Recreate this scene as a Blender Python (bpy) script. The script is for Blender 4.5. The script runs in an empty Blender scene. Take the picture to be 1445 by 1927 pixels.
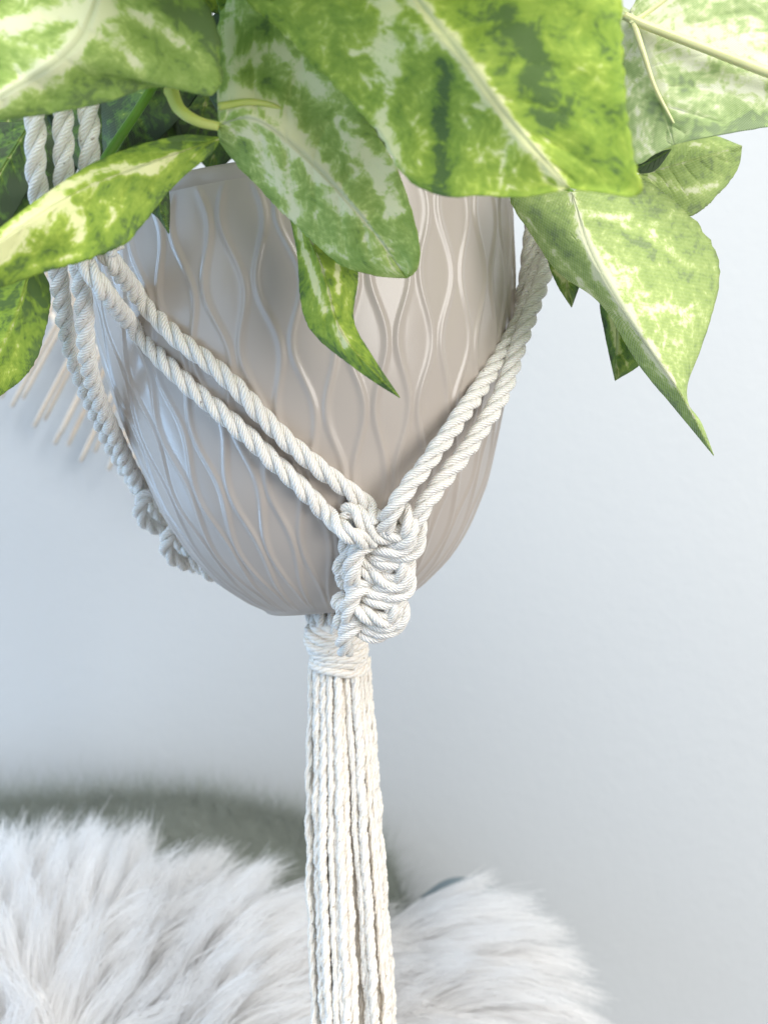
import bpy, math, random
import numpy as np
from mathutils import Vector, Matrix, noise, kdtree
random.seed(7); rng = np.random.default_rng(7)
R = math.radians
scene = bpy.context.scene
col = scene.collection

# ------------------------------------------------------------------ camera
F = 2571.0                                  # focal length in photograph pixels (1445 x 1927)
cam_d = bpy.data.cameras.new('camera'); cam = bpy.data.objects.new('camera', cam_d); col.objects.link(cam)
cam.location = (0, 0, 0); cam.rotation_euler = (R(90), 0, 0)
cam_d.sensor_fit = 'VERTICAL'; cam_d.sensor_height = 36.0; cam_d.lens = 36.0 * F / 1927.0
cam_d.clip_start = 0.01; cam_d.clip_end = 50
cam_d.dof.use_dof = True; cam_d.dof.focus_distance = 0.458; cam_d.dof.aperture_fstop = 11.5
scene.camera = cam
def P(x, y, d):
    """point seen at photograph pixel x,y at real distance d (metres) in front of the lens"""
    return Vector(((x - 722.5) / F * d, d, (963.5 - y) / F * d))

# ------------------------------------------------------------------ light
w = bpy.data.worlds.new('World'); scene.world = w; w.use_nodes = True
bg = w.node_tree.nodes['Background']; bg.inputs[0].default_value = (0.93, 0.96, 1.0, 1); bg.inputs[1].default_value = 0.26
def area(name, loc, target, sx, sy, power, colr):
    l = bpy.data.lights.new(name, 'AREA'); l.shape = 'RECTANGLE'; l.size = sx; l.size_y = sy; l.energy = power; l.color = colr
    o = bpy.data.objects.new(name, l); col.objects.link(o); o.location = loc
    o.rotation_euler = (Vector(target) - Vector(loc)).to_track_quat('-Z', 'Y').to_euler()
    return o
area('window_light', (1.25, -0.85, 0.35), (0, 0.5, -0.05), 1.0, 1.6, 29, (1.0, 0.985, 0.96))
area('side_window_light', (-0.95, 0.68, -0.14), (0.3, 0.80, -0.14), 0.14, 1.0, 3.2, (0.40, 0.66, 1.0))
area('left_fill_light', (-1.5, -0.35, -0.15), (-0.1, 0.75, -0.10), 1.5, 1.7, 12, (0.45, 0.69, 1.0))  # added fill that brightens and cools the left side, not a known window
area('ceiling_light', (-0.1, -0.75, 1.45), (0, 0.55, -0.1), 1.5, 1.3, 34, (1.0, 0.99, 0.97))
scene.view_settings.view_transform = 'Standard'; scene.view_settings.look = 'None'
scene.view_settings.exposure = 0.34; scene.view_settings.gamma = 1.0
scene.render.engine = 'CYCLES'
cy = scene.cycles; cy.max_bounces = 14; cy.diffuse_bounces = 9; cy.glossy_bounces = 4; cy.transmission_bounces = 10; cy.sample_clamp_indirect = 0

# ------------------------------------------------------------------ helpers
def tag(o, label=None, cat=None, group=None, kind=None):
    if label: o['label'] = label
    if cat: o['category'] = cat
    if group: o['group'] = group
    if kind: o['kind'] = kind
    return o
def empty(name, loc=(0, 0, 0), parent=None):
    o = bpy.data.objects.new(name, None); col.objects.link(o); o.empty_display_size = 0.01
    o.location = loc
    if parent: o.parent = parent; o.location = Vector(loc)
    bpy.context.view_layer.update()
    return o
def mesh_obj(name, verts, faces, mat, parent=None, smooth=True, uvs=None, attrs=None):
    me = bpy.data.meshes.new(name)
    verts = np.asarray(verts, dtype=np.float32)
    me.from_pydata(verts.tolist() if len(verts) < 1 else [tuple(v) for v in verts.tolist()], [], [tuple(f) for f in faces])
    if uvs is not None:
        loops = np.empty(len(me.loops), dtype=np.int32); me.loops.foreach_get('vertex_index', loops)
        for nm, uv in uvs.items():
            l = me.uv_layers.new(name=nm); l.data.foreach_set('uv', np.asarray(uv, dtype=np.float32)[loops].ravel())
    if attrs:
        for nm, a in attrs.items():
            at = me.attributes.new(nm, 'FLOAT', 'POINT'); at.data.foreach_set('value', np.asarray(a, dtype=np.float32))
    me.materials.append(mat)
    if smooth: me.polygons.foreach_set('use_smooth', [True] * len(me.polygons))
    me.update()
    o = bpy.data.objects.new(name, me); col.objects.link(o)
    if parent:
        o.parent = parent; o.matrix_parent_inverse = parent_inv(parent)
    return o
def parent_inv(p):
    m = Matrix.Identity(4)
    q = p
    while q is not None:
        m = q.matrix_basis @ m if q.parent is None else q.matrix_parent_inverse @ q.matrix_basis @ m
        q = q.parent
    return m.inverted()
def fast_mesh(name, co, faces, mat, parent=None, attrs=None, smooth=True):
    """numpy mesh, faces an (n,k) array"""
    me = bpy.data.meshes.new(name); n, k = faces.shape
    me.vertices.add(len(co)); me.vertices.foreach_set('co', co.astype(np.float32).ravel())
    me.loops.add(n * k); me.loops.foreach_set('vertex_index', faces.astype(np.int32).ravel())
    me.polygons.add(n); me.polygons.foreach_set('loop_start', np.arange(0, n * k, k, dtype=np.int32))
    me.polygons.foreach_set('loop_total', np.full(n, k, dtype=np.int32))
    if smooth: me.polygons.foreach_set('use_smooth', np.ones(n, dtype=bool))
    if attrs:
        for nm, a in attrs.items():
            at = me.attributes.new(nm, 'FLOAT', 'POINT'); at.data.foreach_set('value', a.astype(np.float32))
    me.materials.append(mat); me.update(calc_edges=True)
    o = bpy.data.objects.new(name, me); col.objects.link(o)
    if parent: o.parent = parent; o.matrix_parent_inverse = parent_inv(parent)
    return o
def spline(pts, n=None, step=None):
    """Catmull-Rom through pts (k x m), resampled evenly"""
    p = np.array([list(q) for q in pts], dtype=float)
    if len(p) == 2: p = np.array([p[0], (p[0] + p[1]) / 2, p[1]])
    e = np.vstack([2 * p[0] - p[1], p, 2 * p[-1] - p[-2]])
    out = []
    for i in range(1, len(e) - 2):
        t = np.linspace(0, 1, 24, endpoint=False)[:, None]
        a, b, c, d = e[i - 1], e[i], e[i + 1], e[i + 2]
        out.append(0.5 * ((2 * b) + (c - a) * t + (2 * a - 5 * b + 4 * c - d) * t * t + (3 * b - a - 3 * c + d) * t ** 3))
    q = np.vstack(out + [e[-2][None]])
    s = np.concatenate([[0], np.cumsum(np.linalg.norm(np.diff(q, axis=0), axis=1))])
    if n is None: n = max(6, int(s[-1] / step) + 1)
    u = np.linspace(0, s[-1], n)
    return np.stack([np.interp(u, s, q[:, j]) for j in range(q.shape[1])], 1)
def frames(c):
    """tangents and parallel-transported normals"""
    t = np.gradient(c, axis=0); t /= np.linalg.norm(t, axis=1)[:, None]
    n = np.zeros_like(c); a = np.array([0, -1.0, 0.02])
    a = a - t[0] * a.dot(t[0])
    if np.linalg.norm(a) < 0.1: a = np.array([1.0, 0, 0]) - t[0] * t[0][0]
    n[0] = a / np.linalg.norm(a)
    for i in range(1, len(c)):
        a = n[i - 1] - t[i] * n[i - 1].dot(t[i]); n[i] = a / np.linalg.norm(a)
    return t, n, np.cross(t, n)
def sweep(name, c, ref, rad, mat, parent, sides=12, cap=True, squash=None):
    """tube round path c; ref = reference directions; rad scalar or array; UV u round, v along"""
    t = np.gradient(c, axis=0); t /= np.linalg.norm(t, axis=1)[:, None]
    nrm = ref - t * np.sum(ref * t, 1)[:, None]; nrm /= np.linalg.norm(nrm, axis=1)[:, None]
    b = np.cross(t, nrm); m = len(c); rad = np.broadcast_to(np.asarray(rad, float), (m,))
    ang = np.linspace(0, 2 * math.pi, sides + 1)
    v = c[:, None, :] + rad[:, None, None] * (np.cos(ang)[None, :, None] * nrm[:, None, :] + np.sin(ang)[None, :, None] * b[:, None, :])
    v = v.reshape(-1, 3)
    s = np.concatenate([[0], np.cumsum(np.linalg.norm(np.diff(c, axis=0), axis=1))]) / (2 * math.pi * rad.mean())
    uv = np.stack([np.tile(np.linspace(0, 1, sides + 1), m), np.repeat(s, sides + 1)], 1)
    k = sides + 1
    f = [(i * k + j, i * k + j + 1, (i + 1) * k + j + 1, (i + 1) * k + j) for i in range(m - 1) for j in range(sides)]
    if cap:
        f.append(tuple(range(sides - 1, -1, -1))); f.append(tuple((m - 1) * k + j for j in range(sides)))
    return mesh_obj(name, v, f, mat, parent, uvs={'UVMap': uv})

# ------------------------------------------------------------------ materials
class N:
    def __init__(s, name):
        s.m = bpy.data.materials.new(name); s.m.use_nodes = True; s.t = s.m.node_tree
        s.b = s.t.nodes['Principled BSDF']; s.out = s.t.nodes['Material Output']
    def n(s, typ, **kw):
        x = s.t.nodes.new(typ)
        for k, v in kw.items(): setattr(x, k, v)
        return x
    def l(s, a, b): s.t.links.new(a, b)
    def math(s, op, a, b=None, c=None, clamp=False):
        x = s.n('ShaderNodeMath', operation=op, use_clamp=clamp)
        for i, v in enumerate((a, b, c)):
            if v is None: continue
            if hasattr(v, 'is_linked') or hasattr(v, 'links'): s.l(v, x.inputs[i])
            else: x.inputs[i].default_value = v
        return x.outputs[0]
    def noise(s, vec, scale, detail=3, rough=0.5, dist=0.0):
        x = s.n('ShaderNodeTexNoise'); x.inputs['Scale'].default_value = scale; x.inputs['Detail'].default_value = detail
        x.inputs['Roughness'].default_value = rough; x.inputs['Distortion'].default_value = dist
        if vec is not None: s.l(vec, x.inputs['Vector'])
        return x.outputs['Fac']
    def ramp(s, fac, stops):
        x = s.n('ShaderNodeValToRGB'); cr = x.color_ramp
        while len(cr.elements) < len(stops): cr.elements.new(0.5)
        for e, (p, c) in zip(cr.elements, stops): e.position = p; e.color = (*c, 1) if len(c) == 3 else c
        s.l(fac, x.inputs[0]); return x.outputs[0]
    def mix(s, fac, a, b, mode='MIX'):
        x = s.n('ShaderNodeMix', data_type='RGBA', blend_type=mode)
        for sock, v in ((x.inputs[0], fac), (x.inputs[6], a), (x.inputs[7], b)):
            if hasattr(v, 'links'): s.l(v, sock)
            else: sock.default_value = v if isinstance(v, (int, float)) else (*v, 1)
        return x.outputs[2]
    def bump(s, h, strength=0.5, dist=0.001, prev=None):
        x = s.n('ShaderNodeBump'); x.inputs['Strength'].default_value = strength; x.inputs['Distance'].default_value = dist
        s.l(h, x.inputs['Height'])
        if prev is not None: s.l(prev, x.inputs['Normal'])
        return x.outputs[0]
    def set(s, **kw):
        for k, v in kw.items():
            i = s.b.inputs[k.replace('_', ' ')]
            if hasattr(v, 'links'): s.l(v, i)
            elif isinstance(v, tuple): i.default_value = (*v, 1) if len(v) == 3 and i.type == 'RGBA' else v
            else: i.default_value = v

def cord_material(name, lines, slope, base=(0.93, 0.905, 0.855), low=(0.74, 0.685, 0.60), bstr=0.7, bdist=0.0005):
    M = N(name); uv = M.n('ShaderNodeUVMap'); sep = M.n('ShaderNodeSeparateXYZ'); M.l(uv.outputs[0], sep.inputs[0])
    tc = M.n('ShaderNodeTexCoord'); obj = tc.outputs['Object']
    wob = M.math('MULTIPLY', M.noise(obj, 350, 3), 1.6)
    ph = M.math('ADD', M.math('MULTIPLY', sep.outputs[0], lines), M.math('MULTIPLY', sep.outputs[1], lines * slope))
    ph = M.math('ADD', ph, wob)
    wave = M.math('MULTIPLY_ADD', M.math('SINE', M.math('MULTIPLY', ph, 2 * math.pi)), 0.5, 0.5)
    wave = M.math('POWER', wave, 0.75)
    var = M.noise(obj, 900, 4, 0.65)
    h = M.math('ADD', M.math('MULTIPLY', wave, 0.8), M.math('MULTIPLY', var, 0.5))
    c = M.ramp(wave, [(0.0, low), (0.45, base), (1.0, tuple(min(1, q * 1.03) for q in base))])  # yarn grooves tinted darker: crease shade put into the colour
    big = M.noise(obj, 60, 3)
    c = M.mix(M.math('MULTIPLY', big, 0.25), c, low)
    speck = M.noise(obj, 620, 1, 0.3)                      # brown flecks of cotton seed
    sp = M.math('GREATER_THAN', speck, 0.765)
    c = M.mix(M.math('MULTIPLY', sp, 0.6), c, (0.22, 0.15, 0.10))
    M.set(Base_Color=c, Roughness=0.9, Normal=M.bump(h, bstr, bdist), Sheen_Weight=0.25, Sheen_Roughness=0.5,
          Subsurface_Weight=0.12, Subsurface_Scale=0.003, Subsurface_Radius=(1.0, 0.7, 0.45), Specular_IOR_Level=0.15)
    return M.m
M_CORD = cord_material('cotton_cord', 8, -0.62)
M_YARN = cord_material('cotton_yarn', 5, 0.55, base=(0.90, 0.855, 0.785), low=(0.76, 0.68, 0.57), bstr=0.6, bdist=0.0005)
M = N('cotton_fuzz'); M.set(Base_Color=(0.86, 0.82, 0.74), Roughness=0.9); M_FUZZ = M.m

M = N('wall_paint'); tc = M.n('ShaderNodeTexCoord')
nz = M.noise(tc.outputs['Object'], 130, 4, 0.55); nz2 = M.noise(tc.outputs['Object'], 2.5, 2)
cw = M.mix(nz2, (0.475, 0.50, 0.52), (0.50, 0.52, 0.53))
M.set(Base_Color=cw, Roughness=0.55, Normal=M.bump(nz, 0.35, 0.0011)); M_WALL = M.m

M = N('glazed_ceramic'); tc = M.n('ShaderNodeTexCoord')
n1 = M.noise(tc.outputs['Object'], 14, 3); n2 = M.noise(tc.outputs['Object'], 45, 2, 0.4)
cc = M.mix(n1, (0.43, 0.375, 0.33), (0.475, 0.42, 0.372))
M.set(Base_Color=cc, Roughness=0.30, Coat_Weight=0.25, Coat_Roughness=0.12, Normal=M.bump(n2, 0.25, 0.0012)); M_POT = M.m
M = N('soil'); tc = M.n('ShaderNodeTexCoord'); nn = M.noise(tc.outputs['Object'], 300, 5)
M.set(Base_Color=M.mix(nn, (0.02, 0.013, 0.008), (0.07, 0.05, 0.03)), Roughness=0.95, Normal=M.bump(nn, 1, 0.003)); M_SOIL = M.m

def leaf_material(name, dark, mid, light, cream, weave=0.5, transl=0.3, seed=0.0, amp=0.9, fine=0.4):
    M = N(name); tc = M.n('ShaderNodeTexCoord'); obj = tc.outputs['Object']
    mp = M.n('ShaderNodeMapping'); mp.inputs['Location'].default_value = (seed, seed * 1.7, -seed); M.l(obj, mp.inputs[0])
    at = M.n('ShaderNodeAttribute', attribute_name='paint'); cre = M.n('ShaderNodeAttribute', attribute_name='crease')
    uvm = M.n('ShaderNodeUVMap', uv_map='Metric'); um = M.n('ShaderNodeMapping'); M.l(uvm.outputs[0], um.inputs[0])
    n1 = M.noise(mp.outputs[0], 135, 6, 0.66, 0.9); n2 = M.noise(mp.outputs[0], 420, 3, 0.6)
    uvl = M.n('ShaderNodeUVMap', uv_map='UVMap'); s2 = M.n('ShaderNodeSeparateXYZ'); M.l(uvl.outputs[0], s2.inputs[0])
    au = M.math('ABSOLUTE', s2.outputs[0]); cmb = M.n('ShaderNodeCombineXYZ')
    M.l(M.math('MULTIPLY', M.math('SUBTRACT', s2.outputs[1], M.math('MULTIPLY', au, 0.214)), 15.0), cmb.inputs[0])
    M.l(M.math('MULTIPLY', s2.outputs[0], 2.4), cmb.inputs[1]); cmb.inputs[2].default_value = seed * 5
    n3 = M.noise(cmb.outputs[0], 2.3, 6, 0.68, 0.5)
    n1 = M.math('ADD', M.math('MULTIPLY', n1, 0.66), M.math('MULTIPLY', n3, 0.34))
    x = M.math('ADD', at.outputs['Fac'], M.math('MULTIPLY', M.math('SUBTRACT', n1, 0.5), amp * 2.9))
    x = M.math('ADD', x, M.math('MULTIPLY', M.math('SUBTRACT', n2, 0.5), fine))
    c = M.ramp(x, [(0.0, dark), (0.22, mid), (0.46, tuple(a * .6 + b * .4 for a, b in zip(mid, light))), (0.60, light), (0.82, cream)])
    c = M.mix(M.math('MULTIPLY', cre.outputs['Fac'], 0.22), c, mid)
    # woven cloth of the artificial leaf
    sp = M.n('ShaderNodeSeparateXYZ'); M.l(uvm.outputs[0], sp.inputs[0])
    a = M.math('SINE', M.math('MULTIPLY', sp.outputs[0], 2 * math.pi / 0.00065)); b = M.math('SINE', M.math('MULTIPLY', sp.outputs[1], 2 * math.pi / 0.00065))
    wv = M.math('MULTIPLY_ADD', M.math('MULTIPLY', a, b), 0.5, 0.5)
    c = M.mix(M.math('MULTIPLY', wv, 0.38 * weave), c, (1, 1, 0.85))
    h = M.math('ADD', M.math('MULTIPLY', wv, 0.35 * weave), M.math('MULTIPLY', n2, 0.3))
    nb = M.bump(h, 0.5, 0.0004)
    nb = M.bump(M.math('MULTIPLY', cre.outputs['Fac'], -1.0), 0.7, 0.0012, nb)
    M.set(Base_Color=c, Roughness=0.6, Normal=nb, Specular_IOR_Level=0.2)
    tr = M.n('ShaderNodeBsdfTranslucent'); M.l(c, tr.inputs[0]); M.l(nb, tr.inputs['Normal'])
    ms = M.n('ShaderNodeMixShader'); ms.inputs[0].default_value = transl
    M.l(M.b.outputs[0], ms.inputs[1]); M.l(tr.outputs[0], ms.inputs[2]); M.l(ms.outputs[0], M.out.inputs[0])
    return M.m
D1, G1, LG, CR = (0.09, 0.20, 0.002), (0.25, 0.43, 0.02), (0.53, 0.69, 0.15), (0.93, 0.94, 0.62)
ML_A = leaf_material('variegated_leaf', D1, G1, LG, CR, 0.6, 0.25, 0.3)
ML_B = leaf_material('yellow_green_leaf', (0.055, 0.14, 0.000), (0.22, 0.37, 0.002), (0.46, 0.60, 0.05), (0.90, 0.90, 0.48), 0.35, 0.22, 1.3)
ML_C = leaf_material('woven_pale_leaf', (0.13, 0.25, 0.010), (0.29, 0.46, 0.025), (0.54, 0.68, 0.15), (0.92, 0.93, 0.66), 1.2, 0.3, 2.3, 0.75, 0.9)
ML_D = leaf_material('leaf_underside', (0.14, 0.28, 0.05), (0.34, 0.53, 0.10), (0.70, 0.80, 0.40), (0.95, 0.96, 0.82), 1.5, 0.45, 3.3, 1.0, 0.9)
ML_E = leaf_material('deep_green_shaded_leaf', (0.012, 0.05, 0.001), (0.06, 0.17, 0.004), (0.24, 0.38, 0.02), (0.62, 0.66, 0.26), 0.4, 0.15, 4.3)  # deep green, darkened further to paint in the shade between leaves
def stem_mat(name, a, b):
    M = N(name); tc = M.n('ShaderNodeTexCoord'); n1 = M.noise(tc.outputs['Object'], 90, 4)
    M.set(Base_Color=M.mix(n1, a, b), Roughness=0.45, Normal=M.bump(n1, 0.3, 0.001), Subsurface_Weight=0.15, Subsurface_Scale=0.002)
    return M.m
MS_Y = stem_mat('yellow_stem', (0.40, 0.50, 0.06), (0.68, 0.72, 0.25)); MS_P = stem_mat('pale_stem', (0.62, 0.66, 0.30), (0.78, 0.78, 0.46))
MS_G = stem_mat('green_stem', (0.09, 0.24, 0.01), (0.17, 0.36, 0.03))

M = N('long_fur'); at = M.n('ShaderNodeAttribute', attribute_name='shade')
M.set(Base_Color=M.ramp(at.outputs['Fac'], [(0, (0.86, 0.845, 0.82)), (0.45, (0.95, 0.945, 0.93)), (1, (0.98, 0.98, 0.97))]), Roughness=0.55,
      Specular_IOR_Level=0.2)
tr = M.n('ShaderNodeBsdfTranslucent'); tr.inputs[0].default_value = (0.95, 0.95, 0.96, 1); ms = M.n('ShaderNodeMixShader'); ms.inputs[0].default_value = 0.5
M.l(M.b.outputs[0], ms.inputs[1]); M.l(tr.outputs[0], ms.inputs[2]); M.l(ms.outputs[0], M.out.inputs[0]); M_FUR = M.m
M = N('fur_backing'); M.set(Base_Color=(0.85, 0.84, 0.83), Roughness=0.9); M_BACK = M.m
M = N('olive_shadow_band'); tc = M.n('ShaderNodeTexCoord'); n1 = M.noise(tc.outputs['Object'], 40, 4)
M.set(Base_Color=M.mix(n1, (0.23, 0.255, 0.215), (0.29, 0.315, 0.275)), Roughness=0.95, Sheen_Weight=0.3); M_SHADOW_BAND = M.m  # dark tone of the soft wall shadow behind the fur
M = N('teal_grey_piping'); M.set(Base_Color=(0.20, 0.25, 0.27), Roughness=0.8); M_TEAL = M.m
M = N('bamboo_stick'); tc = M.n('ShaderNodeTexCoord'); n1 = M.noise(tc.outputs['Object'], 120, 3)
M.set(Base_Color=M.mix(n1, (0.62, 0.51, 0.39), (0.76, 0.66, 0.54)), Roughness=0.6); M_STICK = M.m

# ------------------------------------------------------------------ wall
WD = 0.80
o = mesh_obj('wall', [(-3, WD, -2), (3, WD, -2), (3, WD, 2.2), (-3, WD, 2.2), (-3, WD + .1, -2), (3, WD + .1, -2), (3, WD + .1, 2.2), (-3, WD + .1, 2.2)],
             [(0, 1, 2, 3), (7, 6, 5, 4), (3, 2, 6, 7), (1, 0, 4, 5), (0, 3, 7, 4), (2, 1, 5, 6)], M_WALL, smooth=False)
tag(o, kind='structure')

# ------------------------------------------------------------------ planter
AD = 0.520                                   # distance of the pot axis
SC = AD / F                                  # metres per photograph pixel at that distance
BASE = P(635, 1140, AD)
TILT = R(-6.0)
AX = Vector((math.sin(TILT), 0, math.cos(TILT)))         # up the pot (leans to the left)
PX = Vector((math.cos(TILT), 0, -math.sin(TILT)))
PROF = [(0, 132), (8, 139), (20, 158), (40, 184), (71, 219), (118, 256), (175, 288), (214, 306), (280, 328), (345, 348), (409, 365), (487, 381), (560, 391), (640, 398), (745, 404)]
ps = np.array([p[0] for p in PROF], float); pr = np.array([p[1] for p in PROF], float)
fine = spline(PROF, n=160)
def prof(s): return np.interp(s, fine[:, 0], fine[:, 1])
H = 745
def pot_rad_at(pt):
    v = Vector(pt) - BASE; s = v.dot(AX) / SC; q = v - AX * v.dot(AX)
    return s, q.length / SC
def pot_depth(x, y):
    """distance at which the sight line through a pixel meets the pot; None if it misses"""
    for d in np.arange(0.42, 0.60, 0.0004):
        s, r = pot_rad_at(P(x, y, d))
        if 0 <= s <= H and r <= prof(s): return float(d)
    return None
planter = empty('planter', BASE)
tag(planter, 'glossy greige ceramic planter embossed with wavy lines, held in the knotted cord hanger', 'planter')
NL = 54; LAM = 215.0
rows = 190; SUB = 15
verts = []; cols_n = NL * SUB
svals = np.linspace(4, H - 26, rows)
base_d = 2 * math.pi / NL
for s in svals:
    r0 = float(prof(s))
    ph = 2 * math.pi * (s + 40) / LAM
    A = base_d * 0.285
    cent = [k * base_d + (A if k % 2 else -A) * math.sin(ph) + 0.05 * base_d * noise.noise(Vector((k * 5.1, s * 0.01, 0))) for k in range(NL)]
    fade = max(0, min(1, s / 22.0, (H - 26 - s) / 22.0))
    hwp = 10.5 * min(1.0, r0 / 330 + 0.1)
    for k in range(NL):
        c0 = cent[k]; c1 = cent[(k + 1) % NL] + (2 * math.pi if k == NL - 1 else 0)
        for j in range(SUB):
            f = j / SUB; f = f - 0.10 * math.sin(2 * math.pi * f)
            th = c0 + (c1 - c0) * f
            d0 = (th - c0) * r0 / hwp; d1 = (c1 - th) * r0 / hwp
            g = lambda q: (0.5 + 0.5 * math.cos(math.pi * min(1, abs(q))))
            verts.append((th, s, r0 + 3.6 * max(g(d0), g(d1)) * fade))
def pot_pt(th, s, r): return BASE + AX * (s * SC) + (PX * math.sin(th) - Vector((0, 1, 0)) * math.cos(th)) * (r * SC)
pv = [pot_pt(*v) for v in verts]
pf = [(i * cols_n + j, i * cols_n + (j + 1) % cols_n, (i + 1) * cols_n + (j + 1) % cols_n, (i + 1) * cols_n + j) for i in range(rows - 1) for j in range(cols_n)]
mesh_obj('body', pv, pf, M_POT, planter)
def lathe(name, pr_, mat, parent, n=96):
    v = [pot_pt(2 * math.pi * k / n, s, r) for (s, r) in pr_ for k in range(n)]
    f = [(i * n + k, i * n + (k + 1) % n, (i + 1) * n + (k + 1) % n, (i + 1) * n + k) for i in range(len(pr_) - 1) for k in range(n)]
    return mesh_obj(name, v, f, mat, parent)
lathe('base', [(5, 60), (-2, 70), (-4, 100), (-3, 124), (0, 132), (4.2, float(prof(4)) + .2)], M_POT, planter)
rimr = float(prof(H - 26))
lathe('rim', [(H - 26.5, rimr + .1), (H - 22, rimr + 3), (H - 8, rimr + 7), (H - 2, rimr + 6), (H, rimr + 1), (H - 3, rimr - 9), (H - 60, rimr - 14), (H - 200, rimr - 30)], M_POT, planter)
lathe('soil', [(H - 110, 1), (H - 112, 120), (H - 108, 260), (H - 112, rimr - 24)], M_SOIL, planter, 64)

# ------------------------------------------------------------------ macrame hanger
hanger = empty('macrame_hanger', P(640, 1220, 0.512))
tag(hanger, 'cream twisted cotton macrame plant hanger with square knots and a long tassel under the pot', 'plant hanger')
RR = 0.00318
fuzz_pts = []
def rope(name, pts, rad=RR, phase=0.0, pitch=7.0, parent=hanger, sides=12, wob=0.12, label=None, ends=True):
    c = spline([tuple(P(*q)) for q in pts], step=rad * 0.30)
    m = len(c); u = np.arange(m) * 0.30
    c = c + np.stack([np.array([noise.noise(Vector((i * 0.03 + phase * 9, k * 7.1, 3.3))) for i in range(m)]) for k in range(3)], 1) * rad * wob * 2
    t, nn, bb = frames(c)
    a = 0.53 * rad; sr = 0.505 * rad
    core = sweep(name, c, nn, rad * 0.22, M_CORD, parent, sides=6)
    if label: core['label'] = label
    wander = np.array([noise.noise(Vector((i * 0.02, phase * 5, 8.8))) for i in range(m)]) * 0.5
    for k in range(3):
        ph = phase + 2 * math.pi * (u / pitch) + 2 * math.pi * k / 3 + wander
        rd = np.cos(ph)[:, None] * nn + np.sin(ph)[:, None] * bb
        rv = sr * (1 + 0.04 * np.sin(u * 0.9 + k * 2 + phase) + 0.16 * np.array([noise.noise(Vector((i * 0.05, k * 4.1 + phase, 6.6))) for i in range(m)]))
        sweep('strand', c + rd * a, rd, rv, M_CORD, core, sides=sides)
        for i in range(0, m, 2):
            if random.random() < 0.35: fuzz_pts.append((c[i] + rd[i] * (a + sr * 0.9), rd[i], t[i], rad))
    return core
def on_pot(x, y, off=0.0030, dflt=0.5):
    d = pot_depth(x, y); return (x, y, (d - off) if d else dflt)
# front left pair
A1 = [(150, 440, .428), (190, 462, .432)]
rope('cord', A1 + [(214, 492, .432)] + [on_pot(x, y) for x, y in [(265, 560), (330, 632), (400, 690), (455, 742), (520, 810), (590, 872), (650, 918), (690, 950)]] + [(712, 985, .4555)], phase=0.4)
rope('cord', [(120, 455, .424), (158, 490, .427), (196, 545, .430)] + [on_pot(x, y) for x, y in [(250, 615), (320, 692), (385, 752), (450, 805), (510, 860), (570, 920), (615, 968)]] + [(655, 1003, .4535), (700, 1020, .460)], phase=1.7)
# front right pair
rope('cord', [(1040, 400, .520), (1030, 455, .515), (1012, 505, .508), (985, 590, .498), (945, 665, .486), (900, 735, .473), (860, 790, .4625), (810, 860, .4545), (765, 920, .4515), (738, 962, .4525), (722, 1000, .458)], phase=2.2)
rope('cord', [(1052, 420, .512), (1040, 470, .507), (1010, 560, .497), (975, 650, .486), (945, 740, .475), (900, 818, .4665), (850, 880, .4605), (808, 935, .457), (786, 975, .4575), (775, 1010, .464)], phase=0.2)
rope('cord', [(1005, 370, .516), (1003, 430, .514), (996, 490, .511), (984, 550, .509), (968, 610, .511), (950, 660, .52)], phase=1.2)
# three cords rising at the left
for i, (x, d) in enumerate(((67, .402), (118, .405), (168, .408))):
    rope('cord', [(x + 15, -260, d - .01), (x + 8, 0, d), (x - 2, 150, d), (x, 250, d), (x + 2, 330, d + .004), (x + 14, 400, d + .010), (x + 40 + 6 * i, 470, d + .018)], phase=0.5 + i * 1.1, pitch=7.2)
rope('cord', [(1060, -260, .55), (1050, 0, .545), (1040, 250, .53), (1040, 400, .517)], phase=0.9)
# left pair running back under the pot
rope('cord', [(150, 440, .425), (152, 505, .432), (160, 590, .445), (168, 680, .460), (190, 760, .482), (222, 830, .505), (258, 905, .530), (285, 950, .545)], phase=0.1)
rope('cord', [(108, 440, .432), (110, 505, .440), (120, 580, .453), (132, 650, .468), (155, 715, .483), (188, 790, .505), (224, 862, .526), (262, 925, .548)], phase=1.4)
# ---- rear left sennit seen past the pot edge
back = [
    [(235, 880, .535), (258, 902, .535), (282, 925, .545), (300, 960, .56)],
    [(300, 945, .535), (280, 930, .53), (268, 940, .53), (264, 965, .533), (280, 988, .538), (312, 1000, .545), (340, 1010, .56)],
    [(275, 905, .54), (300, 935, .54), (325, 975, .54), (350, 1005, .56)],
    [(345, 1015, .535), (328, 1000, .53), (318, 1008, .53), (314, 1030, .534), (328, 1052, .538), (355, 1062, .545), (385, 1070, .56)],
    [(330, 985, .54), (352, 1015, .54), (372, 1040, .543), (400, 1060, .55)],
    [(360, 1045, .540), (385, 1070, .541), (412, 1085, .545), (460, 1100, .555)],
    [(345, 1035, .548), (370, 1058, .548), (410, 1078, .552), (460, 1095, .558)],
    [(245, 895, .55), (265, 930, .55), (300, 985, .553), (350, 1045, .556)],
]
for i, b in enumerate(back): rope('knot_cord', b, rad=RR * 0.92, phase=i * 0.9)
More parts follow.
